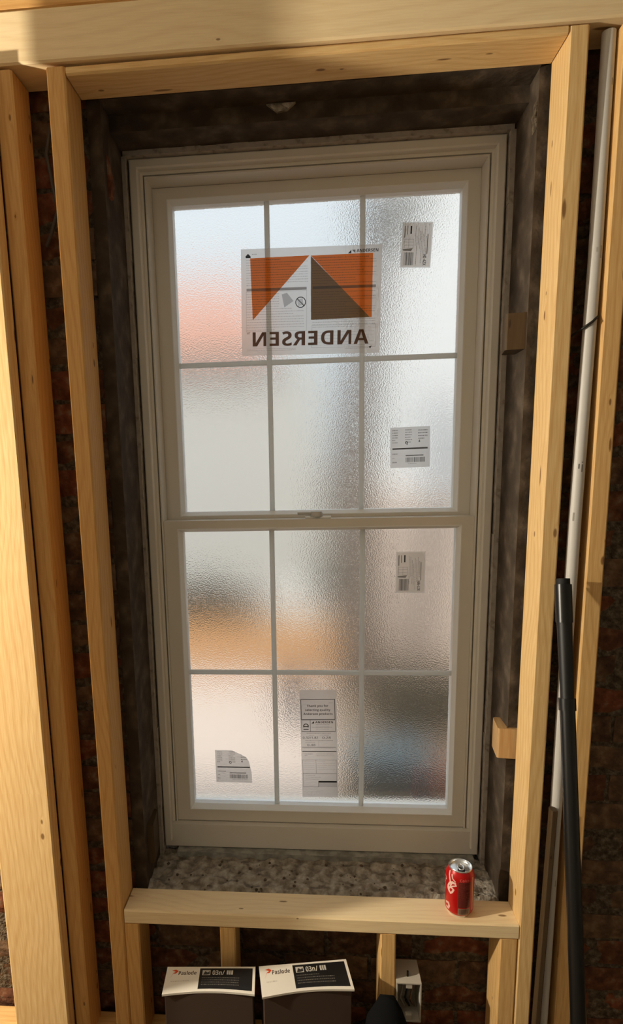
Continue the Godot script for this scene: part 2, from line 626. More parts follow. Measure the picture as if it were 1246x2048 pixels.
# ------------------------------------------------------------------ room shell
func build_room() -> void:
	var a := struct_at("floor")
	var b := mb()
	b.box(Vector3(-2.9, FL - 0.12, -0.42), Vector3(2.6, FL, 4.1))
	obj("floor_slab", b, M.floor, a)
	a = struct_at("ceiling")
	b = mb()
	b.box(Vector3(-2.9, 2.25, -0.42), Vector3(2.6, 2.37, 4.1))
	obj("ceiling_slab", b, M.board, a)
	a = struct_at("wall_left")
	b = mb()
	b.box(Vector3(-2.9, FL, -0.113), Vector3(-2.75, 2.25, 4.1))
	obj("wall_slab", b, M.board, a)
	a = struct_at("wall_right")
	b = mb()
	b.box(Vector3(2.45, FL, -0.113), Vector3(2.6, 2.25, 4.1))
	obj("wall_slab", b, M.board, a)
	a = struct_at("wall_rear")
	b = mb()
	b.box(Vector3(-2.75, FL, 3.95), Vector3(2.45, 2.25, 4.1))
	obj("wall_slab", b, M.board, a)

const JL := -0.456
const JR := 0.447
const LT := 1.845
func build_brick_wall() -> void:
	var w := struct_at("wall_back")
	var b := mb()
	var zf := -0.113
	var zb := -0.42
	b.box(Vector3(-2.9, FL - 0.12, zb), Vector3(JL - 0.03, 2.37, zf))
	b.box(Vector3(JR + 0.03, FL - 0.12, zb), Vector3(2.6, 2.37, zf))
	b.box(Vector3(JL - 0.03, LT + 0.06, zb), Vector3(JR + 0.03, 2.37, zf))
	b.box(Vector3(JL - 0.03, FL - 0.12, zb), Vector3(JR + 0.03, -0.05, zf))
	obj("mortar_bed", b, M.mortar, w)
	# bricks in running bond where the framing leaves the wall open to view
	var shapes := []
	for k in 6:
		shapes.append(brick_mesh(k))
	var course := 0
	var y := FL + 0.006
	while y < 2.0:
		var x := -1.0 - (0.1125 if course % 2 == 1 else 0.0)
		while x < 1.25:
			var lo := x + 0.005
			var hi := x + 0.22
			var in_open := hi > JL - 0.03 and lo < JR + 0.03 and y + 0.065 > -0.05 and y < LT + 0.06
			if in_open:
				if lo < JL - 0.03 and JL - 0.03 - lo > 0.04:
					hi = JL - 0.032
				elif hi > JR + 0.03 and hi - JR - 0.03 > 0.04:
					lo = JR + 0.032
				else:
					x += 0.225
					continue
				if y < -0.05 or y + 0.065 > LT + 0.06:
					x += 0.225
					continue
			for sp in [[lo, hi]]:
				var mid: float = (sp[0] + sp[1]) / 2
				var o := MeshInstance3D.new()
				o.name = "brick"
				o.mesh = shapes[rng.randi() % 6]
				o.material_override = M.brick[rng.randi() % 4]
				w.add_child(o, true)
				o.position = Vector3(mid, y + 0.0325, -0.107 + rng.randf_range(-0.004, 0.003))
				o.scale = Vector3((sp[1] - sp[0]) / 0.215, 1, 1)
			x += 0.225
		y += 0.075
		course += 1
	# broken mortar squeezed out of the joints
	var lumps := mb()
	for k in 110:
		var right := true
		var c := Vector3(rng.randf_range(0.5, 0.62) if right else rng.randf_range(-0.66, -0.52), rng.randf_range(FL + 0.05, 1.8), -0.105)
		lump(lumps, c, Vector3(rng.randf_range(0.008, 0.026), rng.randf_range(0.004, 0.014), rng.randf_range(0.004, 0.010)), rng.randi())
	var lo2 := obj("mortar_crumbs", lumps, M.mortar, w)
	lo2.set_meta("kind", "stuff")
	# old timber linings of the opening
	b = mb()
	b.box(Vector3(JL - 0.03, -0.05, -0.42), Vector3(JL, LT + 0.03, -0.108))
	obj("jamb_lining", b, M.old_timber, w)
	b = mb()
	b.box(Vector3(JR, -0.05, -0.42), Vector3(JR + 0.03, LT + 0.03, -0.108))
	obj("jamb_lining", b, M.old_timber, w)
	b = mb()
	b.box(Vector3(JL, LT, -0.165), Vector3(JR, LT + 0.06, -0.1))
	obj("lintel", b, M.old_timber, w)
	b = mb()
	b.box(Vector3(JL, 1.812, -0.42), Vector3(JR, LT + 0.06, -0.165))
	obj("lintel", b, M.old_timber, w)
	# rough mortar ledge
	b = mb()
	var n := FastNoiseLite.new()
	n.seed = 3
	n.frequency = 9.0
	n.fractal_octaves = 4
	var gx := 90
	var gz := 18
	var pts := []
	for j in gz + 1:
		var row := []
		for i in gx + 1:
			var px := lerpf(JL, JR, float(i) / gx)
			var pz := lerpf(-0.27, -0.098, float(j) / gz)
			row.append(Vector3(px, -0.014 + n.get_noise_2d(px * 2.0, pz * 3.0) * 0.011 - (0.006 if j > gz - 2 else 0.0), pz))
		pts.append(row)
	for j in gz:
		for i in gx:
			b.quad(pts[j + 1][i], pts[j + 1][i + 1], pts[j][i + 1], pts[j][i])
	for i in gx:
		var p0: Vector3 = pts[gz][i]
		var p1: Vector3 = pts[gz][i + 1]
		b.quad(Vector3(p0.x, -0.05, p0.z), Vector3(p1.x, -0.05, p1.z), p1, p0)
	b.box(Vector3(JL, -0.05, -0.42), Vector3(JR, -0.03, -0.10))
	obj("mortar_ledge", b, M.ledge, w)
	b = mb()
	b.prism(PackedVector2Array([Vector2(-0.105, 1.843), Vector2(-0.082, 1.826), Vector2(-0.060, 1.829), Vector2(-0.042, 1.843)]), -0.158, -0.166)
	obj("lintel_chip", b, M.ledge, w)
	var deb := mb()
	for k in 70:
		var px := rng.randf_range(JL + 0.03, JR - 0.02)
		var pz := rng.randf_range(-0.23, -0.10)
		var sz := rng.randf_range(0.0012, 0.0055)
		lump(deb, Vector3(px, -0.014 + n.get_noise_2d(px * 2.0, pz * 3.0) * 0.011 + sz * 0.3, pz), Vector3(sz, sz * 0.7, sz), rng.randi())
	obj("ledge_rubble", deb, M.mortar, w).set_meta("kind", "stuff")
	b = mb()
	b.box(Vector3(-0.405, -0.02, -0.30), Vector3(0.42, 0.001, -0.243))
	obj("sill_strip", b, M.slate, w)

func brick_mesh(k: int) -> ArrayMesh:
	var n := FastNoiseLite.new()
	n.seed = 100 + k
	n.frequency = 14.0
	var b := MB.new(Vector3.ZERO)
	var nx := 5
	var ny := 3
	var g := []
	for j in ny + 1:
		var row := []
		for i in nx + 1:
			var p := Vector3(lerpf(-0.1075, 0.1075, float(i) / nx), lerpf(-0.0325, 0.0325, float(j) / ny), 0)
			var edge := i == 0 or j == 0 or i == nx or j == ny
			p.z = n.get_noise_2d(p.x, p.y) * 0.006 - (0.005 if edge else 0.0)
			p.x += n.get_noise_2d(p.y + 3.0, p.x) * 0.004
			p.y += n.get_noise_2d(p.x + 7.0, p.y) * 0.004
			row.append(p)
		g.append(row)
	for j in ny:
		for i in nx:
			b.quad(g[j][i], g[j][i + 1], g[j + 1][i + 1], g[j + 1][i])
	var back := Vector3(0, 0, -0.02)
	for i in nx:
		b.quad(g[0][i] + back, g[0][i + 1] + back, g[0][i + 1], g[0][i])
		b.quad(g[ny][i + 1] + back, g[ny][i] + back, g[ny][i], g[ny][i + 1])
	for j in ny:
		b.quad(g[j + 1][0] + back, g[j][0] + back, g[j][0], g[j + 1][0])
		b.quad(g[j][nx] + back, g[j + 1][nx] + back, g[j + 1][nx], g[j][nx])
	return b.done()

func lump(b: MB, c: Vector3, r: Vector3, sd: int) -> void:
	var rr := RandomNumberGenerator.new()
	rr.seed = sd
	var g := []
	for j in 5:
		var row := []
		for i in 7:
			var a := TAU * (i % 6) / 6.0
			var e := -PI / 2 + PI * j / 4.0
			row.append(c + Vector3(cos(e) * cos(a) * r.x, sin(e) * r.y, cos(e) * sin(a) * r.z) * rr.randf_range(0.7, 1.2))
		row[6] = row[0]
		g.append(row)
	for j in 4:
		for i in 6:
			b.quad(g[j][i + 1], g[j][i], g[j + 1][i], g[j + 1][i + 1])

# ------------------------------------------------------------------ window
const FX0 := -0.4426
const FX1 := 0.4323
const FY0 := 0.004
const FY1 := 1.8
func build_window() -> void:
	var w := struct_at("window_1", Vector3(0, FY0, -0.34))
	w.set_meta("label", "white double-hung window, six frosted panes over six, in a dark brick opening")
	# outer frame: stepped moulding up the jambs and over the head
	var prof := [Vector2(0.0, -0.43), Vector2(0.0, -0.263), Vector2(0.003, -0.26), Vector2(0.018, -0.26), Vector2(0.021, -0.264), Vector2(0.021, -0.281), Vector2(0.0275, -0.283), Vector2(0.0285, -0.295), Vector2(0.0305, -0.295), Vector2(0.0315, -0.281), Vector2(0.035, -0.281), Vector2(0.036, -0.284), Vector2(0.036, -0.43)]
	for sd in [0, 1, 2]:
		var b := mb()
		b.moulding(FX0, FX1, FY0 - 0.0, FY1, prof, [sd])
		obj("frame_head" if sd == 1 else "frame_jamb", b, M.vinyl, w)
	var sp := mb()
	sp.hexa([Vector3(FX0, FY0, -0.43), Vector3(FX1, FY0, -0.43), Vector3(FX1, 0.074, -0.43), Vector3(FX0, 0.074, -0.43),
		Vector3(FX0, FY0, -0.266), Vector3(FX1, FY0, -0.266), Vector3(FX1, 0.072, -0.266), Vector3(FX0, 0.072, -0.266)])
	obj("frame_sill", sp, M.vinyl, w)
	# dirty bead between frame and masonry
	var tr := struct_at("trim_1", Vector3(0, FY0, -0.25))
	for sd in 3:
		var b := mb()
		var pts := 24
		for k in pts:
			var j0 := rng.randf_range(-0.0015, 0.0015)
			if sd == 1:
				var xa := lerpf(JL + 0.004, JR - 0.004, float(k) / pts)
				var xb := lerpf(JL + 0.004, JR - 0.004, float(k + 1) / pts)
				b.box(Vector3(xa, FY1 + 0.001, -0.425), Vector3(xb, 1.812, -0.246 + j0))
			else:
				var ya := lerpf(-0.012, FY1 + 0.001, float(k) / pts)
				var yb := lerpf(-0.012, FY1 + 0.001, float(k + 1) / pts)
				if sd == 0:
					b.box(Vector3(JL, ya, -0.425), Vector3(FX0 - 0.004 + j0, yb, -0.248))
				else:
					b.box(Vector3(FX1 + 0.004 + j0, ya, -0.425), Vector3(JR, yb, -0.246))
		obj("bead", b, M.caulk, tr)
	var fill := mb()
	fill.box(Vector3(FX0 - 0.005, -0.012, -0.425), Vector3(FX0, FY1, -0.30))
	fill.box(Vector3(FX1, -0.012, -0.425), Vector3(FX1 + 0.005, FY1, -0.30))
	obj("backer_strip", fill, M.caulk, tr)
	ORG = Vector3(0, FY0, -0.34)
	var x0 := FX0 + 0.0365
	var x1 := FX1 - 0.0365
	sash(w, "upper_sash", x0, x1, 0.925, FY1 - 0.037, Vector4(-0.3605, 0.3564, 0.955, 1.727), -0.335)
	var ls := sash(w, "lower_sash", x0, x1, 0.075, 0.937, Vector4(-0.3605, 0.3564, 0.118, 0.906), -0.285)
	# sash lock on the meeting rail
	var lk := mb()
	lk.beam(Vector3(-0.032, 0.9395, -0.305), Vector3(0.035, 0.9395, -0.305), Vector3.UP, 0.006, 0.022, 0.002)
	obj("lock_plate", lk, M.bead, ls)
	lk = mb()
	lk.lathe(Vector3(-0.003, 0.942, -0.305), [Vector2(0.017, 0), Vector2(0.017, 0.008), Vector2(0.014, 0.013), Vector2(0.0, 0.014)], 20)
	lk.beam(Vector3(-0.003, 0.951, -0.303), Vector3(-0.052, 0.951, -0.296), Vector3.UP, 0.006, 0.011, 0.002)
	obj("lock_lever", lk, plain(lin(0.55, 0.55, 0.53), 0.4), ls)

func sash(w: Node3D, called: String, x0: float, x1: float, y0: float, y1: float, g: Vector4, zf: float) -> Node3D:
	var zb := zf - 0.048
	var bd := 0.010      # sloping glazing bead
	var b := mb()
	var gx0 := g.x - bd
	var gx1 := g.y + bd
	var gy0 := g.z - bd
	var gy1 := g.w + bd
	b.box(Vector3(x0, y0, zb), Vector3(gx0, y1, zf))
	b.box(Vector3(gx1, y0, zb), Vector3(x1, y1, zf))
	b.box(Vector3(gx0, gy1, zb), Vector3(gx1, y1, zf))
	b.box(Vector3(gx0, y0, zb), Vector3(gx1, gy0, zf))
	var s := obj(called, b, M.vinyl, w)
	b = mb()
	b.moulding(gx0, gx1, gy0, gy1, [Vector2(0, zf + 0.0008), Vector2(0.002, zf + 0.0008), Vector2(bd, zf - 0.018), Vector2(bd, zb)])
	obj("glazing_bead", b, M.bead, s)
	# clear inner pane, grille bars in the gap, frosted outer pane
	b = mb()
	b.quad(Vector3(g.x, g.z, zf - 0.019), Vector3(g.y, g.z, zf - 0.019), Vector3(g.y, g.w, zf - 0.019), Vector3(g.x, g.w, zf - 0.019))
	obj("clear_pane", b, M.clear, s)
	var zg := zf - 0.026
	for k in 2:
		var xx := lerpf(g.x, g.y, (k + 1) / 3.0)
		var br := mb()
		br.beam(Vector3(xx, g.z, zg), Vector3(xx, g.w, zg), Vector3.RIGHT, 0.0135, 0.008, 0.0028)
		obj("grille_bar", br, M.bar, s)
	var ym := (g.z + g.w) / 2
	for k in 3:
		var br := mb()
		var xa := lerpf(g.x, g.y, k / 3.0) + (0.0068 if k > 0 else 0.0)
		var xb := lerpf(g.x, g.y, (k + 1) / 3.0) - (0.0068 if k < 2 else 0.0)
		br.beam(Vector3(xa, ym, zg), Vector3(xb, ym, zg), Vector3.UP, 0.0135, 0.008, 0.0028)
		obj("grille_bar", br, M.bar, s)
	b = mb()
	b.box(Vector3(g.x - 0.004, g.z - 0.004, zf - 0.039), Vector3(g.y + 0.004, g.w + 0.004, zf - 0.035))
	obj("frosted_pane", b, M.frost, s)
	return s

# ------------------------------------------------------------------ studs, header and sill
func build_framing() -> void:
	var d := -0.089
	var bp := -0.382
	rail("bottom_plate", "honey0", -1.1, 1.1, FL, bp, d, 0.0, "long flat timber on the floor under all the studs", "board")
	stud("wall_stud", "amber1", -0.528, -0.490, bp, 1.855, d, 0.0, "full-height pine stud forming the left side of the window opening", "stud", "", Vector2(0.06, 0.25))
	stud("wall_stud", "cream0", 0.462, 0.498, bp, 1.852, d, 0.0, "full-height pine stud beside the can, right side of the window opening", "stud", "", Vector2(0.02, 1.1))
	stud("wall_stud", "amber0", -0.636, -0.598, bp, 1.857, d + 0.008, 0.0, "full-height pine stud half behind the wide flat board on the wall", "stud", "", Vector2(0.11, 0.7))
	stud("wall_stud", "honey0", 0.556, 0.593, bp, 1.850, d, 0.0, "full-height pine stud behind the black tube and the white pipe", "stud", "", Vector2(0.18, 1.6))
	stud("wide_board", "cream1", -0.776, -0.636, FL, 1.855, 0.0005, 0.038, "wide flat pine board standing against the edge of a stud, wall's widest upright", "board", "", Vector2(0.04, 1.3))
	stud("wall_stud", "honey1", -0.766, -0.728, bp, 1.857, d, 0.0, "unseen full-height pine stud added to block light behind the wide flat board nailed to it", "stud")  # added out of sight to stop lamp light reaching the left gap
	# out of the picture: a post added to keep the lamp's light off the left studs
	stud("shade_post", "cream0", -0.870, -0.832, FL, 2.25, 0.166, 0.302, "unseen upright pine post added to shade the left studs, close to the wide flat board", "post")
	rail("header_board", "cream0", -0.488, 0.460, 1.839, 1.855, d, 0.0, "flat pine header across the top of the window opening", "board", 0.0, Vector2(0.05, 0.3))
	rail("top_plate", "pale1", -1.5, 1.5, 1.8655, 1.9585, d, 0.006, "thick pine top plate running the whole wall above the header", "board", -0.012, Vector2(0.09, 0.35))
	rail("upper_plate", "amber0", -1.5, 1.5, 1.962, 2.05, d, -0.004, "amber timber lying on the thick top plate", "board", -0.006)
	rail("sill_board", "pale1", -0.487, 0.4615, -0.038, 0.0, d + 0.003, 0.0, "flat pine sill board with the red can standing on it", "board", 0.0, Vector2(0.13, 0.8))
	stud("cripple_stud", "amber1", -0.4895, -0.4515, bp, -0.0385, d, -0.001, "short stud under the left end of the sill board", "stud")
	stud("cripple_stud", "honey1", -0.2490, -0.2110, bp, -0.0385, d, 0.0, "short stud under the sill board, behind the plainer carton", "stud")
	stud("cripple_stud", "honey0", 0.1410, 0.1780, bp, -0.0385, d, 0.0, "short stud under the sill board with the electrical box on it", "stud")
	stud("cripple_stud", "honey1", 0.4200, 0.4610, bp, -0.0385, d, -0.001, "short stud under the right end of the sill board, below the can", "stud")
	# old wooden nailers let into the masonry beside the window
	var bl := [[Vector3(0.443, 1.348, -0.150), Vector3(0.062, 0.075, 0.07), 0.18, "old wooden block in the dark right jamb, upper of two", M.old0],
		[Vector3(0.452, 0.408, -0.135), Vector3(0.05, 0.075, 0.07), 0.1, "old wooden block in the dark right jamb, lower of two", M.grey0],
		[Vector3(-0.468, 0.094, -0.17), Vector3(0.05, 0.11, 0.08), -0.1, "old wooden block low in the dark left jamb", M.old1]]
	for e in bl:
		var c: Vector3 = e[0]
		var s: Vector3 = e[1]
		ORG = c - Vector3(0, s.y / 2, 0)
		var b := lumber_mesh(c - Vector3(0, s.y / 2, 0), c + Vector3(0, s.y / 2, 0), Vector3(cos(e[2]), 0, sin(e[2])), s.x, s.z, 0.004)
		one("nailer_block", b, e[4], e[3], "block")
	# broken plaster near the head of the opening
	ORG = Vector3(0.462, 1.73, -0.13)
	var ch := mb()
	ch.prism(PackedVector2Array([Vector2(0.446, 1.735), Vector2(0.470, 1.77), Vector2(0.474, 1.84), Vector2(0.462, 1.834), Vector2(0.448, 1.80), Vector2(0.4435, 1.765)]), -0.112, -0.135)
	one("plaster_chunk", ch, M.mortar, "broken pale plaster chunk at the top right corner of the opening", "plaster")
	ORG = Vector3(-0.462, 1.66, -0.14)
	ch = mb()
	ch.prism(PackedVector2Array([Vector2(-0.470, 1.66), Vector2(-0.450, 1.67), Vector2(-0.447, 1.70), Vector2(-0.456, 1.755), Vector2(-0.468, 1.76)]), -0.13, -0.15)
	one("brick_chip", ch, M.brick[0], "broken reddish brick chip at the top left corner of the opening", "brick")

# ------------------------------------------------------------------ labels on the glass
func font(n: String, weight := 400) -> SystemFont:
	var f := SystemFont.new()
	f.font_names = PackedStringArray([n])
	f.font_weight = weight
	return f

# thin paper: bare paper lets some light straight through, ink hardly any
func paper(p: Pic, alpha: float) -> StandardMaterial3D:
	var m := plain(Color.WHITE, 0.7, 0.0, 0.3)
	var d := PackedByteArray()
	d.resize(p.w * p.h * 4)
	for i in p.w * p.h:
		var lo := mini(p.d[i * 3], mini(p.d[i * 3 + 1], p.d[i * 3 + 2]))
		d[i * 4] = p.d[i * 3]
		d[i * 4 + 1] = p.d[i * 3 + 1]
		d[i * 4 + 2] = p.d[i * 3 + 2]
		d[i * 4 + 3] = int(255.0 * lerpf(0.98, alpha, clampf((lo - 110.0) / 90.0, 0.0, 1.0)))
	m.albedo_texture = ImageTexture.create_from_image(Image.create_from_data(p.w, p.h, false, Image.FORMAT_RGBA8, d))
	m.transparency = BaseMaterial3D.TRANSPARENCY_ALPHA
	m.backlight_enabled = true
	m.backlight = Color(1, 1, 1)
	m.texture_repeat = false
	return m

func sheet(called: String, c: Vector3, w: float, h: float, deg: float, m: Material, label: String) -> void:
	ORG = c - Vector3(0, h / 2, 0)
	var a := deg_to_rad(deg)
	var ex := Vector3(cos(a), sin(a), 0)
	var ey := Vector3(-sin(a), cos(a), 0)
	var b := mb()
	b.quad(c - ex * w / 2 - ey * h / 2, c + ex * w / 2 - ey * h / 2, c + ex * w / 2 + ey * h / 2, c - ex * w / 2 + ey * h / 2)
	one(called, b, m, label, "sticker")

func build_stickers() -> void:
	var r := RandomNumberGenerator.new()
	r.seed = 19
	var sans := font("Droid Sans", 400)
	var bold := font("Droid Sans", 700)
	var ink := Color(0.20, 0.19, 0.18)
	var zu := -0.3525
	var zl := -0.3025
	# large sheet, printed on both sides; the outer print shows through reversed
	var p := Pic.new(1060, 772, Color(0.97, 0.95, 0.94))
	var org := Color(1.0, 0.55, 0.20)
	var brn := Color(0.54, 0.41, 0.25)
	p.poly(PackedVector2Array([Vector2(70, 66), Vector2(519, 60), Vector2(86, 512)]), org)
	p.poly(PackedVector2Array([Vector2(530, 62), Vector2(994, 58), Vector2(994, 512), Vector2(975, 512)]), org)
	p.poly(PackedVector2Array([Vector2(530, 66), Vector2(980, 512), Vector2(534, 520)]), brn)
	p.text("ANDERSEN", 84, 598, 890, 108, Color(0.40, 0.27, 0.16), bold, true)
	p.text("TM", 40, 600, 26, 14, Color(0.40, 0.27, 0.16), sans, true)
	var grey := Color(0.25, 0.22, 0.2)
	p.lines(40, 78, 470, 190, 18, 5, grey, r, 0.42)
	p.lines(540, 78, 480, 190, 18, 5, grey, r, 0.42)
	p.rect(40, 282, 460, 20, grey, 0.55)
	p.rect(545, 280, 475, 20, grey, 0.55)
	p.lines(40, 322, 250, 100, 18, 5, grey, r, 0.42)
	p.lines(40, 430, 440, 160, 19, 5, grey, r, 0.42)
	p.lines(545, 320, 475, 270, 18, 5, grey, r, 0.42)
	p.lines(545, 610, 470, 100, 24, 4, grey, r, 0.22)
	p.lines(40, 722, 380, 14, 12, 4, grey, r, 0.4)
	p.lines(800, 732, 180, 6, 12, 4, grey, r, 0.4)
	p.poly(PackedVector2Array([Vector2(975, 724), Vector2(1000, 718), Vector2(988, 740)]), grey, 0.8)
	p.frame(36, 306, 466, 290, 3, grey, 0.3)
	p.frame(540, 560, 486, 166, 3, grey, 0.3)
	p.poly(PackedVector2Array([Vector2(310, 330), Vector2(350, 320), Vector2(400, 380), Vector2(330, 425)]), Color(0.55, 0.53, 0.52), 0.7)
	for k in 48:
		var a := TAU * k / 48.0
		p.stroke([Vector2(454, 390) + Vector2(cos(a), sin(a)) * 37, Vector2(454, 390) + Vector2(cos(a + 0.14), sin(a + 0.14)) * 37], 3.0, ink)
	p.stroke([Vector2(428, 364), Vector2(480, 416)], 3.0, ink)
	p.poly(PackedVector2Array([Vector2(428, 372), Vector2(470, 362), Vector2(476, 410), Vector2(436, 416)]), Color(0.6, 0.58, 0.57), 0.6)
	p.poly(PackedVector2Array([Vector2(34, 52), Vector2(54, 34), Vector2(74, 52), Vector2(74, 64), Vector2(38, 64)]), ink)
	p.lines(84, 36, 70, 6, 10, 5, grey, r, 0.5)
	p.text("ANDERSEN", 872, 28, 160, 22, ink, bold)
	p.poly(PackedVector2Array([Vector2(808, 56), Vector2(832, 32), Vector2(832, 56)]), ink)
	p.poly(PackedVector2Array([Vector2(836, 32), Vector2(862, 32), Vector2(862, 56)]), Color(0.5, 0.48, 0.46))
	sheet("logo_sheet", Vector3(-0.0135, 1.4855, zu), 0.354, 0.258, -0.9, paper(p, 0.6), "large translucent sheet with orange and brown triangles and reversed lettering")
	# two product tags lying on their side
	for k in 2:
		p = Pic.new(300, 430, Color(0.84, 0.79, 0.73) if k == 0 else Color(0.88, 0.86, 0.83))
		p.frame(0, 0, 300, 430, 10, Color(0.93, 0.93, 0.93))
		p.rect(84, 36, 13, 74, Color(0.05, 0.05, 0.05))
		p.rect(26, 36, 9, 110, ink, 0.55)
		p.rect(52, 36, 8, 80, ink, 0.45)
		for j in 4:
			p.rect(28, 158 + j * 28, 92, 3, ink, 0.4)
		for j in 3:
			p.rect(28 + j * 44, 158, 3, 84, ink, 0.4)
		p.poly(PackedVector2Array([Vector2(18, 254), Vector2(116, 246), Vector2(100, 272), Vector2(24, 268)]), ink, 0.5)
		p.bars(34, 284, 96, 122, ink, r, 0.8)
		p.columns(134, 30, 120, 380, 15, 6, ink, r, 0.45)
		p.rect(252, 110, 8, 190, ink, 0.55)
		p.text("HI-4ZX" if k == 0 else "HA-LIX", 222, 304, 30, 104, ink, bold, false, 1, 0.9)
		if k == 0:
			sheet("product_tag", Vector3(0.2490, 1.6050, zu), 0.075, 0.105, -2.8, paper(p, 0.6), "beige barcode tag on the upper sash, level with the large orange-printed sheet")
		else:
			sheet("product_tag", Vector3(0.2420, 0.7910, zl), 0.076, 0.110, 0.0, paper(p, 0.6), "barcode tag with sideways print on the lower sash, below the meeting rail")
	# two shipping labels, one torn
	for k in 2:
		p = Pic.new(400, 400, Color(0.86, 0.86, 0.87) if k == 0 else Color(0.80, 0.82, 0.85))
		for j in 6:
			p.lines(22, 26 + j * 24, 55, 5, 12, 9, ink, r, 0.6)
			p.lines(150, 24 + j * 24, 70, 5, 12, 9, ink, r, 0.55)
			if j < 4:
				p.lines(282, 30 + j * 27, 96, 5, 12, 10, ink, r, 0.6)
		p.text("Q", 152, 140, 26, 34, ink, bold)
		p.text("4", 284, 130, 18, 22, ink, bold)
		p.rect(22, 204, 356, 15, ink, 0.75)
		p.lines(22, 258, 90, 6, 14, 9, ink, r, 0.6)
		p.lines(22, 300, 22, 6, 14, 9, ink, r, 0.4)
		p.lines(22, 340, 46, 6, 14, 12, ink, r, 0.6)
		p.rect(155, 276, 180, 11, ink, 0.55)
		p.bars(155, 300, 196, 48, ink, r, 0.75)
		p.lines(180, 358, 170, 6, 12, 6, ink, r, 0.45)
		if k == 0:
			sheet("shipping_label", Vector3(0.2425, 1.1145, zu), 0.102, 0.104, 1.0, paper(p, 0.6), "square white shipping label on the upper sash, below the large printed sheet")
		else:
			var poly := [Vector2(-0.2945, 0.185), Vector2(-0.191, 0.184), Vector2(-0.192, 0.216), Vector2(-0.199, 0.250), Vector2(-0.206, 0.262), Vector2(-0.222, 0.271), Vector2(-0.247, 0.283), Vector2(-0.2955, 0.283)]
			ORG = Vector3(-0.245, 0.184, zl)
			var b := mb()
			for q in range(1, poly.size() - 1):
				var tr := []
				var us := []
				for v2: Vector2 in [poly[0], poly[q], poly[q + 1]]:
					tr.append(Vector3(v2.x, v2.y, zl))
					us.append(Vector2((v2.x + 0.2955) / 0.1045, (0.285 - v2.y) / 0.101))
				b.tri(tr[0], tr[1], tr[2], us[0], us[1], us[2])
			one("shipping_label", b, paper(p, 0.6), "torn grey shipping label with a missing corner, low on the lower sash", "sticker")
	# tall rating label
	p = Pic.new(404, 1280, Color(0.88, 0.88, 0.90))
	p.frame(8, 108, 380, 240, 7, ink, 0.85)
	p.text("Thank you for", 76, 172, 236, 34, ink, bold, false, 0, 0.85)
	p.text("selecting quality", 58, 220, 276, 34, ink, bold, false, 0, 0.85)
	p.text("Andersen products", 36, 266, 322, 34, ink, bold, false, 0, 0.85)
	p.lines(320, 148, 44, 5, 10, 6, ink, r, 0.4)
	p.frame(12, 352, 376, 138, 4, ink, 0.7)
	p.rect(106, 352, 5, 138, ink, 0.7)
	for k in 25:
		var a := PI + PI * k / 24.0
		p.stroke([Vector2(60, 424) + Vector2(cos(a), sin(a)) * 26, Vector2(60, 424) + Vector2(cos(a + 0.13), sin(a + 0.13)) * 26], 5.0, ink)
	p.rect(32, 424, 56, 10, ink)
	p.rect(32, 424, 9, 16, ink)
	p.rect(80, 424, 9, 16, ink)
	p.rect(32, 456, 58, 11, ink)
	p.poly(PackedVector2Array([Vector2(122, 392), Vector2(152, 366), Vector2(152, 392)]), ink)
	p.text("ANDERSEN", 166, 366, 196, 24, ink, bold)
	p.lines(170, 404, 150, 70, 26, 7, ink, r, 0.35)
	p.lines(130, 434, 220, 10, 22, 7, ink, r, 0.35)
	p.rect(12, 490, 376, 4, ink, 0.5)
	p.lines(66, 504, 270, 8, 20, 9, ink, r, 0.45)
	p.lines(90, 530, 60, 8, 20, 7, ink, r, 0.35)
	p.lines(210, 530, 160, 8, 20, 7, ink, r, 0.35)
	p.text("0.32/1.82", 22, 548, 170, 26, ink, sans)
	p.text("0.28", 240, 548, 92, 26, ink, sans)
	p.lines(48, 590, 310, 8, 20, 9, ink, r, 0.45)
	p.lines(48, 612, 110, 8, 20, 7, ink, r, 0.4)
	p.rect(196, 604, 3, 60, ink, 0.35)
	p.text("0.48", 70, 636, 90, 24, ink, sans)
	p.rect(12, 672, 376, 5, ink, 0.6)
	p.rect(12, 720, 380, 9, ink, 0.8)
	p.lines(30, 690, 330, 8, 20, 5, ink, r, 0.2)
	p.lines(36, 752, 90, 20, 18, 9, ink, r, 0.4)
	p.lines(170, 752, 200, 34, 22, 7, ink, r, 0.35)
	p.frame(12, 826, 380, 330, 4, ink, 0.45)
	p.rect(160, 826, 4, 166, ink, 0.45)
	p.rect(12, 990, 380, 5, ink, 0.5)
	p.lines(24, 844, 120, 120, 24, 5, ink, r, 0.2)
	p.lines(176, 844, 200, 120, 24, 5, ink, r, 0.2)
	p.lines(40, 1014, 220, 60, 22, 6, ink, r, 0.3)
	p.rect(184, 1082, 208, 20, Color(0.08, 0.08, 0.08))
	p.rect(184, 1082, 5, 74, ink)
	p.rect(190, 1104, 200, 52, Color(0.72, 0.72, 0.74))
	sheet("rating_label", Vector3(0.0, 0.305, zl), 0.101, 0.320, 0.9, paper(p, 0.6), "tall white rating label that thanks the buyer, on the lower sash")

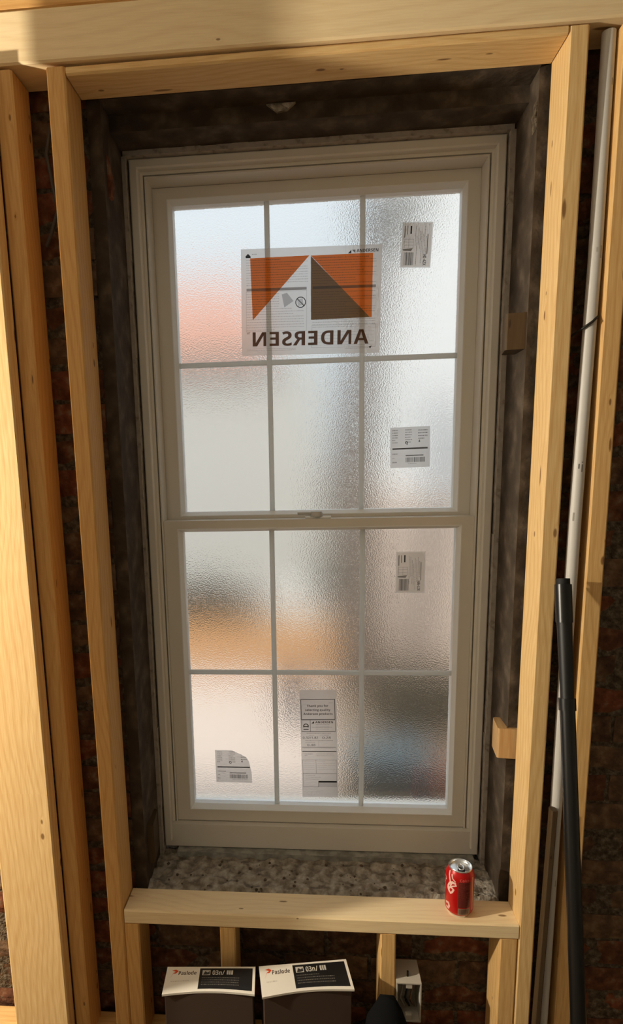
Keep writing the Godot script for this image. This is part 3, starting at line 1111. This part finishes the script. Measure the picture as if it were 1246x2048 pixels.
# ------------------------------------------------------------------ things lying about
func build_clutter() -> void:
	build_can()
	build_cartons()
	build_electrical_box()
	# white plastic pipe between the last two studs
	ORG = Vector3(0.533, -0.382, -0.012)
	var b := mb()
	b.tube([Vector3(0.532, -0.382, -0.014), Vector3(0.532, 0.1, -0.013), Vector3(0.531, 0.95, -0.01), Vector3(0.540, 1.45, -0.018), Vector3(0.542, 1.851, -0.026)], 0.0125, 20)
	var pp := Pic.new(64, 2048, Color(0.80, 0.79, 0.77))
	pp.columns(40, 1330, 9, 30, 5, 2, Color(0.2, 0.2, 0.2), rng, 0.9)
	pp.rect(54, 1334, 4, 24, Color(0.3, 0.3, 0.3))
	for k in 26:
		pp.rect(rng.randf_range(0, 60), rng.randf_range(0, 2040), rng.randf_range(1, 4), rng.randf_range(5, 22), Color(0.35, 0.32, 0.28), rng.randf_range(0.2, 0.7))
	var pm := plain(Color.WHITE, 0.45)
	pm.albedo_texture = pp.tex()
	pm.uv1_scale = Vector3(1, 1.0 / 2.2, 1)
	one("plastic_pipe", b, pm, "white plastic pipe standing between two studs, behind the black tube", "pipe")
	# cable looped round it
	ORG = Vector3(0.5, 1.30, -0.03)
	b = mb()
	b.tube([Vector3(0.499, 1.306, -0.05), Vector3(0.509, 1.318, -0.03), Vector3(0.522, 1.328, -0.006), Vector3(0.536, 1.338, 0.0015), Vector3(0.548, 1.348, -0.008), Vector3(0.5545, 1.354, -0.03)], 0.0025, 8)
	one("cable", b, plain(Color(0.09, 0.08, 0.07), 0.6), "thin dark cable crossing the white plastic pipe", "cable")
	ORG = Vector3(-0.575, 1.60, -0.085)
	b = mb()
	b.tube([Vector3(-0.560, 1.80, -0.088), Vector3(-0.572, 1.74, -0.084), Vector3(-0.562, 1.68, -0.080), Vector3(-0.556, 1.63, -0.084), Vector3(-0.575, 1.585, -0.086), Vector3(-0.590, 1.56, -0.09)], 0.004, 8)
	one("cable", b, plain(Color(0.30, 0.28, 0.26), 0.7), "old grey cable hanging in the narrow dark gap between two left studs", "cable")
	# black tube leaning in the corner
	var top := Vector3(0.499, 0.832, 0.030)
	var low := Vector3(0.494, 0.000, 0.250)
	var dir := (low - top).normalized()
	var foot := top + dir * ((top.y - FL - 0.004) / -dir.y)
	var t := thing("vacuum_tube", foot, "black plastic vacuum tube leaning on the studs beside the white pipe", "tube")
	var blk := plain(Color(0.045, 0.046, 0.05), 0.32)
	b = mb()
	var mid := top + dir * 0.255
	b.tube([mid, foot], 0.0145, 24)
	obj("lower_tube", b, blk, t)
	b = mb()
	b.tube([mid - dir * 0.012, mid + dir * 0.012], 0.0165, 24)
	obj("rim", b, blk, t)
	b = mb()
	b.tube([top + dir * 0.07, mid], 0.0150, 24, true, 0.0125)
	obj("upper_tube", b, plain(Color(0.03, 0.03, 0.032), 0.5), t)
	b = mb()
	b.tube([top + dir * 0.012, top + dir * 0.03, top + dir * 0.075, top + dir * 0.09], 0.0165, 24)
	obj("cuff", b, blk, t)
	b = mb()
	b.tube([top, top + dir * 0.014], 0.0135, 24)
	obj("end_cap", b, plain(Color(0.02, 0.02, 0.02), 0.7), t)
	# dark strip of old wood
	ORG = Vector3(0.512, -0.382, 0.012)
	one("wood_strip", lumber_mesh(Vector3(0.5055, -0.382, 0.013), Vector3(0.519, 0.303, 0.006), Vector3.RIGHT, 0.013, 0.022, 0.002), M.old0, "thin dark strip of old wood leaning beside the right opening stud", "strip")
	# black bag on the floor
	var c := Vector3(0.168, FL, 0.10)
	ORG = c
	b = mb()
	var n := FastNoiseLite.new()
	n.seed = 9
	n.frequency = 9.0
	var g := []
	for j in 15:
		var row := []
		var fr := j / 14.0
		for i in 33:
			var a := TAU * (i % 32) / 32.0
			var rad := pow(1.0 - pow(fr, 2.6), 0.5)
			var q := Vector3(cos(a) * 0.068 * rad, fr * 0.297, sin(a) * 0.062 * rad)
			q.x -= 0.036 * fr * fr
			q *= 1.0 + n.get_noise_3d(q.x, q.y, q.z) * 0.16
			q.y = maxf(q.y, 0.0)
			row.append(c + q)
		g.append(row)
	for j in 14:
		for i in 32:
			var ps := [g[j][i + 1], g[j][i], g[j + 1][i], g[j + 1][i + 1]]
			var ns := []
			for q: Vector3 in ps:
				ns.append(((q - c - Vector3(-0.02, 0.06, 0)) * Vector3(1.0 / 0.068, 0.6 / 0.297, 1.0 / 0.062)).normalized())
			b.squad(ps, ns, [Vector2.ZERO, Vector2.ZERO, Vector2.ZERO, Vector2.ZERO])
	one("cloth_bag", b, plain(Color(0.075, 0.075, 0.08), 0.95, 0.0, 0.2), "slumped black cloth bag on the floor beside the cartons", "bag")

func build_can() -> void:
	var c := Vector3(0.3331, 0.0, -0.0447)
	var t := thing("drink_can", c, "red drink can with white script standing on the sill board", "can")
	# print on the side: 1 pixel = 0.2 mm round, from the front seam
	var p := Pic.new(1024, 560, Color(0.74, 0.05, 0.055))
	var wh := Color(0.95, 0.80, 0.76)
	var ser := font("Droid Serif", 700)
	var sans := font("Droid Sans", 700)
	# end of the script lettering, running up the can
	var ox := 330.0
	p.stroke([Vector2(ox - 10, 20), Vector2(ox + 12, 70), Vector2(ox + 28, 130), Vector2(ox + 40, 150)], 9.0, wh)
	p.stroke([Vector2(ox + 92, 128), Vector2(ox + 60, 122), Vector2(ox + 20, 150), Vector2(ox - 6, 200), Vector2(ox - 8, 232), Vector2(ox + 14, 262)], 12.0, wh)
	p.stroke([Vector2(ox + 30, 180), Vector2(ox + 52, 140), Vector2(ox + 84, 130), Vector2(ox + 104, 152), Vector2(ox + 72, 168), Vector2(ox + 36, 190)], 8.0, wh)
	p.stroke([Vector2(ox + 14, 214), Vector2(ox + 40, 196), Vector2(ox + 74, 214), Vector2(ox + 58, 252), Vector2(ox + 34, 276), Vector2(ox + 10, 246), Vector2(ox + 14, 214)], 11.0, wh)
	p.stroke([Vector2(ox + 40, 40), Vector2(ox + 60, 80), Vector2(ox + 92, 104)], 7.0, wh)
	p.text("Coca", ox - 190, 110, 150, 200, wh, ser, false, 1)
	p.stroke([Vector2(ox - 30, 430), Vector2(ox + 8, 420), Vector2(ox + 22, 450), Vector2(ox + 8, 486), Vector2(ox - 20, 482)], 14.0, Color(0.92, 0.72, 0.68))
	# facts panel
	p.rect(458, 96, 152, 330, Color(0.40, 0.13, 0.11))
	p.frame(458, 96, 152, 330, 3, Color(0.62, 0.33, 0.29))
	p.text("Coke", 474, 56, 112, 34, Color(0.86, 0.45, 0.42), sans)
	var r := RandomNumberGenerator.new()
	r.seed = 5
	p.lines(468, 108, 132, 300, 13, 5, Color(0.70, 0.42, 0.37), r, 0.7)
	p.rect(462, 436, 140, 88, Color(0.62, 0.52, 0.44))
	p.bars(474, 446, 116, 68, Color(0.30, 0.16, 0.12), r)
	p.rect(640, 60, 26, 420, Color(0.88, 0.62, 0.55))  # highlight streak painted into the print, right of the panel
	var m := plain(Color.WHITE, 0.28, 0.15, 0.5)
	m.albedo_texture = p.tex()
	var body := mb()
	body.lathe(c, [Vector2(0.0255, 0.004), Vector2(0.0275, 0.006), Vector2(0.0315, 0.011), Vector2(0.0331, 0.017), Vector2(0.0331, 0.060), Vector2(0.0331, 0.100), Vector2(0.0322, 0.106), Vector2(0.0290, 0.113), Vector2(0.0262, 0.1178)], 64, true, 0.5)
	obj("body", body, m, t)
	var al := plain(Color(0.90, 0.91, 0.92), 0.28, 0.9)
	var base := mb()
	base.lathe(c, [Vector2(0.0, 0.008), Vector2(0.018, 0.006), Vector2(0.0235, 0.0), Vector2(0.025, 0.0005), Vector2(0.0257, 0.0042)], 48)
	obj("base", base, al, t)
	var lid := mb()
	lid.lathe(c, [Vector2(0.0262, 0.1176), Vector2(0.0272, 0.1188), Vector2(0.0274, 0.1208), Vector2(0.0266, 0.1220), Vector2(0.0254, 0.1216), Vector2(0.0246, 0.1172), Vector2(0.0236, 0.1160), Vector2(0.022, 0.1166), Vector2(0.0, 0.1168)], 64)
	var l := obj("lid", lid, al, t)
	var tab := mb()
	var pts := []
	for k in 17:
		var a := TAU * k / 16.0
		pts.append(c + Vector3(cos(a) * 0.0068, 0.1188, 0.002 + sin(a) * 0.0118 * (1.0 if sin(a) > 0 else 0.95)))
	tab.tube(pts, 0.0017, 8, false)
	tab.box(c + Vector3(-0.005, 0.1178, -0.008), c + Vector3(0.005, 0.1195, 0.002))
	obj("pull_tab", tab, al, l)
	var op := mb()
	op.lathe(c + Vector3(0.0, 0.1169, 0.0125), [Vector2(0.0088, 0.0), Vector2(0.0085, 0.0005), Vector2(0.0, 0.0006)], 24, false)
	obj("opening", op, plain(Color(0.05, 0.05, 0.055), 0.4), l)

func build_cartons() -> void:
	var data := [[Vector3(-0.262, FL, 0.085), 0.212, 0.080, 0.062, "first"], [Vector3(-0.0385, FL, 0.064), 0.212, 0.090, 0.165, "second"]]
	var sans := font("Droid Sans", 700)
	var kraft := plain(lin(0.055, 0.030, 0.018), 0.85)
	var white := plain(lin(0.72, 0.68, 0.60), 0.6)
	for e in data.size():
		var d: Array = data[e]
		var c: Vector3 = d[0]
		var w: float = d[1]
		var dep: float = d[2]
		var t := thing("nail_carton", c, "white-topped nail carton square to the wall, standing nearer the tall left studs" if e == 0 else "white-topped nail carton turned a little, standing beside the black cloth bag", "carton")
		t.rotation.y = d[3]
		ORG = Vector3.ZERO
		var h := 0.312
		var p := Pic.new(600, 240, Color(0.94, 0.91, 0.86))
		p.poly(PackedVector2Array([Vector2(36, 34), Vector2(64, 26), Vector2(82, 40), Vector2(66, 62), Vector2(48, 62), Vector2(34, 100), Vector2(48, 58), Vector2(64, 46), Vector2(52, 40)]), Color(0.84, 0.30, 0.12))
		p.text("Paslode", 84, 40, 120, 38, Color(0.24, 0.17, 0.13), sans)
		
		p.rect(226, 16, 356, 200, Color(0.075, 0.07, 0.065))
		p.rect(244, 34, 54, 50, Color(0.78, 0.76, 0.72))
		p.poly(PackedVector2Array([Vector2(250, 80), Vector2(262, 44), Vector2(280, 58), Vector2(292, 42), Vector2(294, 74), Vector2(272, 80)]), Color(0.2, 0.19, 0.18))
		p.text("03n/", 312, 36, 82, 46, Color(0.84, 0.82, 0.78), sans)
		p.rect(408, 36, 42, 42, Color(0.78, 0.76, 0.72))
		p.rect(420, 36, 4, 42, Color(0.15, 0.15, 0.15))
		p.rect(434, 36, 4, 42, Color(0.15, 0.15, 0.15))
		var r := RandomNumberGenerator.new()
		r.seed = 40 + e
		p.lines(40, 128, 120, 20, 30, 10, Color(0.66, 0.62, 0.56), r, 0.5)
		p.lines(244, 104, 250, 84, 22, 8, Color(0.62, 0.60, 0.56), r, 0.7)
		var tm := plain(Color.WHITE, 0.55)
		tm.albedo_texture = p.tex()
		tm.texture_repeat = false
		var b := mb()
		b.beam(Vector3(0, 0, -dep * 0.04), Vector3(0, h - 0.006, -dep * 0.04), Vector3.RIGHT, w * 0.965, dep * 0.86, 0.002)
		obj("body", b, kraft, t)
		# lid: printed top, sagging a little at its front edge, with a thin white rim
		b = mb()
		var seg := 14
		for k in seg:
			var f0 := float(k) / seg
			var f1 := float(k + 1) / seg
			var z0 := dep / 2 - 0.009 * sin(f0 * PI)
			var z1 := dep / 2 - 0.009 * sin(f1 * PI)
			var xa := lerpf(-w / 2, w / 2, f0)
			var xb := lerpf(-w / 2, w / 2, f1)
			b.quad(Vector3(xa, h, z0), Vector3(xb, h, z1), Vector3(xb, h, -dep / 2), Vector3(xa, h, -dep / 2), Vector2(f0, 1), Vector2(f1, 1), Vector2(f1, 0), Vector2(f0, 0))
		obj("lid", b, tm, t)
		b = mb()
		for k in seg:
			var f0 := float(k) / seg
			var f1 := float(k + 1) / seg
			var z0 := dep / 2 - 0.009 * sin(f0 * PI)
			var z1 := dep / 2 - 0.009 * sin(f1 * PI)
			var xa := lerpf(-w / 2, w / 2, f0)
			var xb := lerpf(-w / 2, w / 2, f1)
			b.quad(Vector3(xa, h - 0.005, z0), Vector3(xb, h - 0.005, z1), Vector3(xb, h, z1), Vector3(xa, h, z0))
			b.quad(Vector3(xb, h - 0.005, z1), Vector3(xa, h - 0.005, z0), Vector3(xa, h - 0.005, -dep / 2), Vector3(xb, h - 0.005, -dep / 2))
		b.quad(Vector3(-w / 2, h - 0.005, -dep / 2), Vector3(-w / 2, h - 0.005, dep / 2), Vector3(-w / 2, h, dep / 2), Vector3(-w / 2, h, -dep / 2))
		b.quad(Vector3(w / 2, h - 0.005, dep / 2), Vector3(w / 2, h - 0.005, -dep / 2), Vector3(w / 2, h, -dep / 2), Vector3(w / 2, h, dep / 2))
		b.quad(Vector3(w / 2, h - 0.005, -dep / 2), Vector3(-w / 2, h - 0.005, -dep / 2), Vector3(-w / 2, h, -dep / 2), Vector3(w / 2, h, -dep / 2))
		obj("lid_rim", b, white, t)

func build_electrical_box() -> void:
	var lo := Vector3(0.1795, -0.268, -0.065)
	var hi := Vector3(0.2390, -0.160, 0.010)
	var t := thing("electrical_box", Vector3(0.209, -0.268, -0.03), "open white electrical box with wires, fixed to a short stud under the sill", "electrical box")
	var wm := plain(lin(0.55, 0.50, 0.42), 0.6)
	var th := 0.003
	var b := mb()
	b.box(lo, Vector3(lo.x + th, hi.y, hi.z))
	b.box(Vector3(hi.x - th, lo.y, lo.z), hi)
	b.box(Vector3(lo.x + th, hi.y - th, lo.z), Vector3(hi.x - th, hi.y, hi.z))
	b.box(Vector3(lo.x + th, lo.y, lo.z), Vector3(hi.x - th, lo.y + th, hi.z))
	b.box(Vector3(lo.x + th, lo.y + th, lo.z), Vector3(hi.x - th, hi.y - th, lo.z + th))
	obj("shell", b, wm, t)
	for k in 2:
		b = mb()
		var y := hi.y - 0.010 if k == 0 else lo.y + 0.010
		b.box(Vector3(0.203, y - 0.006, hi.z - 0.014), Vector3(0.217, y + 0.006, hi.z - 0.002))
		obj("screw_lug", b, wm, t)
	b = mb()
	b.tube([Vector3(0.209, hi.y - 0.012, -0.012), Vector3(0.209, hi.y + 0.014, -0.012)], 0.0025, 8)
	obj("screw", b, plain(Color(0.15, 0.14, 0.13), 0.4, 0.8), t)
	for k in 3:
		b = mb()
		var x := 0.195 + k * 0.012
		b.tube([Vector3(x, hi.y - 0.006, -0.04), Vector3(x + 0.004, hi.y - 0.03, -0.02), Vector3(x - 0.004, hi.y - 0.055, -0.006), Vector3(x + 0.007, hi.y - 0.082, -0.012), Vector3(x + 0.002, hi.y - 0.09, -0.035)], 0.0026, 8)
		obj("wire", b, plain([Color(0.55, 0.52, 0.48), Color(0.06, 0.06, 0.06), Color(0.42, 0.30, 0.2)][k], 0.5), t)

# ------------------------------------------------------------------ the yard outside, seen through the frosted panes
func leafy(b: MB, c: Vector3, r: Vector3, n: int, sz: float, sd: int) -> void:
	var rr := RandomNumberGenerator.new()
	rr.seed = sd
	for k in n:
		var d := Vector3(rr.randfn(), rr.randfn(), rr.randfn()).normalized() * pow(rr.randf(), 0.35)
		var p := c + d * r
		var e := Vector3(rr.randfn(), rr.randfn(), rr.randfn()).normalized()
		var f := e.cross(Vector3(rr.randfn(), rr.randfn(), rr.randfn())).normalized()
		b.quad(p - e * sz - f * sz * 0.5, p + e * sz - f * sz * 0.5, p + e * sz + f * sz * 0.5, p - e * sz + f * sz * 0.5)

func build_outside() -> void:
	var gy := -0.92
	var b: MB
	var g := struct_at("ground")
	b = mb()
	b.box(Vector3(-14, gy - 0.3, -16), Vector3(14, gy - 0.02, -0.42))
	obj("soil", b, plain(lin(0.20, 0.15, 0.105), 0.95), g)
	ORG = Vector3(-2, gy, -2.4)
	b = mb()
	b.box(Vector3(-5, gy - 0.05, -4.5), Vector3(0.10, gy, -0.45))
	one("concrete_patio", b, plain(lin(0.50, 0.42, 0.37), 0.9), "pale pinkish paving blurred behind the lower frosted panes", "paving")
	# timber planter edge and dark hedge behind it
	var t := thing("timber_planter", Vector3(-1.8, gy, -4.7), "tan timber planter edge, an orange-tan band behind the frosted glass", "planter")
	for k in 3:
		b = mb()
		b.beam(Vector3(-5, gy + 0.08 + k * 0.155, -4.62), Vector3(0.45, gy + 0.08 + k * 0.155, -4.62), Vector3.UP, 0.15, 0.12, 0.01)
		obj("sleeper", b, plain(lin(0.55, 0.30, 0.13), 0.8), t)
	t = thing("hedge", Vector3(-2.0, gy, -5.0), "low dark hedge behind the tan timber edge, a dark blurred band", "hedge")
	b = mb()
	for k in 7:
		leafy(b, Vector3(-4.4 + k * 0.55, gy + 0.44, -5.0), Vector3(0.42, 0.42, 0.22), 520, 0.06, 200 + k)
	obj("foliage", b, plain(lin(0.030, 0.034, 0.018), 0.8), t)
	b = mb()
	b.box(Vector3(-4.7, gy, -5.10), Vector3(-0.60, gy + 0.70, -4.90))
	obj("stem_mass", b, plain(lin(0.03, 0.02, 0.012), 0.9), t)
	t = thing("garden_chest", Vector3(-0.10, gy, -5.0), "small whitish garden chest beside the dark hedge, a pale blurred spot", "chest")
	b = mb()
	b.beam(Vector3(-0.10, gy, -5.0), Vector3(-0.10, gy + 0.72, -5.0), Vector3.RIGHT, 0.44, 0.40, 0.01)
	obj("body", b, plain(lin(0.70, 0.70, 0.68), 0.7), t)
	b = mb()
	b.beam(Vector3(-0.34, gy + 0.745, -5.0), Vector3(0.14, gy + 0.745, -5.0), Vector3.UP, 0.045, 0.46, 0.012)
	obj("lid", b, plain(lin(0.74, 0.74, 0.72), 0.7), t)
	# white house with a terracotta roof
	t = thing("white_house", Vector3(-3.0, gy, -8.0), "pale house with a pinkish red roof, blurred behind the upper sash's left panes", "house")
	b = mb()
	b.box(Vector3(-6.5, gy, -10.5), Vector3(0.15, 2.46, -7.0))
	obj("wall", b, plain(lin(0.52, 0.52, 0.50), 0.9), t)
	b = mb()
	b.hexa([Vector3(-6.8, 2.46, -10.8), Vector3(-0.45, 2.46, -10.8), Vector3(-0.9, 3.85, -9.0), Vector3(-6.3, 3.85, -9.0), Vector3(-6.8, 2.46, -6.8), Vector3(-0.45, 2.46, -6.8), Vector3(-0.9, 3.80, -8.7), Vector3(-6.3, 3.80, -8.7)])
	obj("roof", b, plain(lin(0.42, 0.22, 0.165), 0.85), t)
	# tall white-sided house with a brown base on the right
	t = thing("sided_house", Vector3(2.4, gy, -7.0), "tall white-sided house with a brown base, blurred behind the right-hand panes", "house")
	b = mb()
	b.box(Vector3(0.92, 0.75, -9.0), Vector3(6.0, 6.0, -5.0))
	obj("siding", b, plain(lin(0.80, 0.82, 0.84), 0.8), t)
	b = mb()
	b.box(Vector3(0.75, gy, -9.0), Vector3(6.0, 0.75, -4.95))
	obj("base_wall", b, plain(lin(0.58, 0.47, 0.40), 0.9), t)
	# tree
	t = thing("tree", Vector3(0.36, gy, -3.9), "dim tree trunk and thin crown blurred behind the middle panes", "tree")
	b = mb()
	b.tube([Vector3(0.38, gy, -3.9), Vector3(0.36, 0.2, -3.9), Vector3(0.34, 1.2, -3.9), Vector3(0.42, 2.0, -3.9), Vector3(0.55, 2.9, -3.9)], 0.19, 12, true, 0.09)
	obj("trunk", b, plain(lin(0.13, 0.10, 0.08), 0.9), t)
	b = mb()
	leafy(b, Vector3(0.62, 3.0, -3.9), Vector3(0.34, 0.32, 0.34), 150, 0.045, 301)
	leafy(b, Vector3(0.2, 0.1, -4.1), Vector3(0.32, 0.30, 0.25), 110, 0.05, 302)
	obj("foliage", b, plain(lin(0.10, 0.11, 0.09), 0.8), t)
	# bins and pots near the wall
	t = thing("recycling_bin", Vector3(0.40, gy, -2.0), "dark blue-grey bin, a blurred shape behind the lowest right panes", "bin")
	b = mb()
	b.hexa([Vector3(0.22, gy, -2.13), Vector3(0.58, gy, -2.13), Vector3(0.61, gy + 0.36, -2.15), Vector3(0.19, gy + 0.36, -2.15), Vector3(0.22, gy, -1.87), Vector3(0.58, gy, -1.87), Vector3(0.61, gy + 0.36, -1.85), Vector3(0.19, gy + 0.36, -1.85)])
	obj("body", b, plain(lin(0.11, 0.15, 0.165), 0.5), t)
	b = mb()
	b.beam(Vector3(0.175, gy + 0.385, -2.0), Vector3(0.625, gy + 0.385, -2.0), Vector3.UP, 0.05, 0.33, 0.015)
	obj("lid", b, plain(lin(0.13, 0.18, 0.20), 0.5), t)
	ORG = Vector3(0.77, gy, -2.0)
	b = mb()
	b.lathe(ORG, [Vector2(0.0, 0.0), Vector2(0.09, 0.0), Vector2(0.12, 0.25), Vector2(0.13, 0.28), Vector2(0.10, 0.28), Vector2(0.0, 0.23)], 24)
	one("clay_pot", b, plain(lin(0.30, 0.085, 0.06), 0.8), "reddish clay pot beside the dark bin, blurred behind the glass", "pot")
	ORG = Vector3(-0.17, gy, -3.3)
	b = mb()
	b.lathe(ORG, [Vector2(0.0, 0.0), Vector2(0.09, 0.0), Vector2(0.12, 0.34), Vector2(0.13, 0.37), Vector2(0.10, 0.37), Vector2(0.0, 0.32)], 24)
	one("grey_pot", b, plain(lin(0.08, 0.08, 0.085), 0.7), "slim dark grey pot, a blurred streak behind the tall rating label", "pot")
	t = thing("shrub", Vector3(0.9, gy, -3.2), "dark olive shrub above the bin, blurred behind the lowest right pane", "shrub")
	b = mb()
	leafy(b, Vector3(0.85, gy + 0.24, -3.2), Vector3(0.50, 0.18, 0.25), 620, 0.055, 320)
	obj("foliage", b, plain(lin(0.055, 0.048, 0.028), 0.85), t)
	b = mb()
	b.tube([Vector3(0.85, gy, -3.2), Vector3(0.86, gy + 0.3, -3.2)], 0.03, 8)
	obj("stem", b, plain(lin(0.06, 0.04, 0.025), 0.9), t)
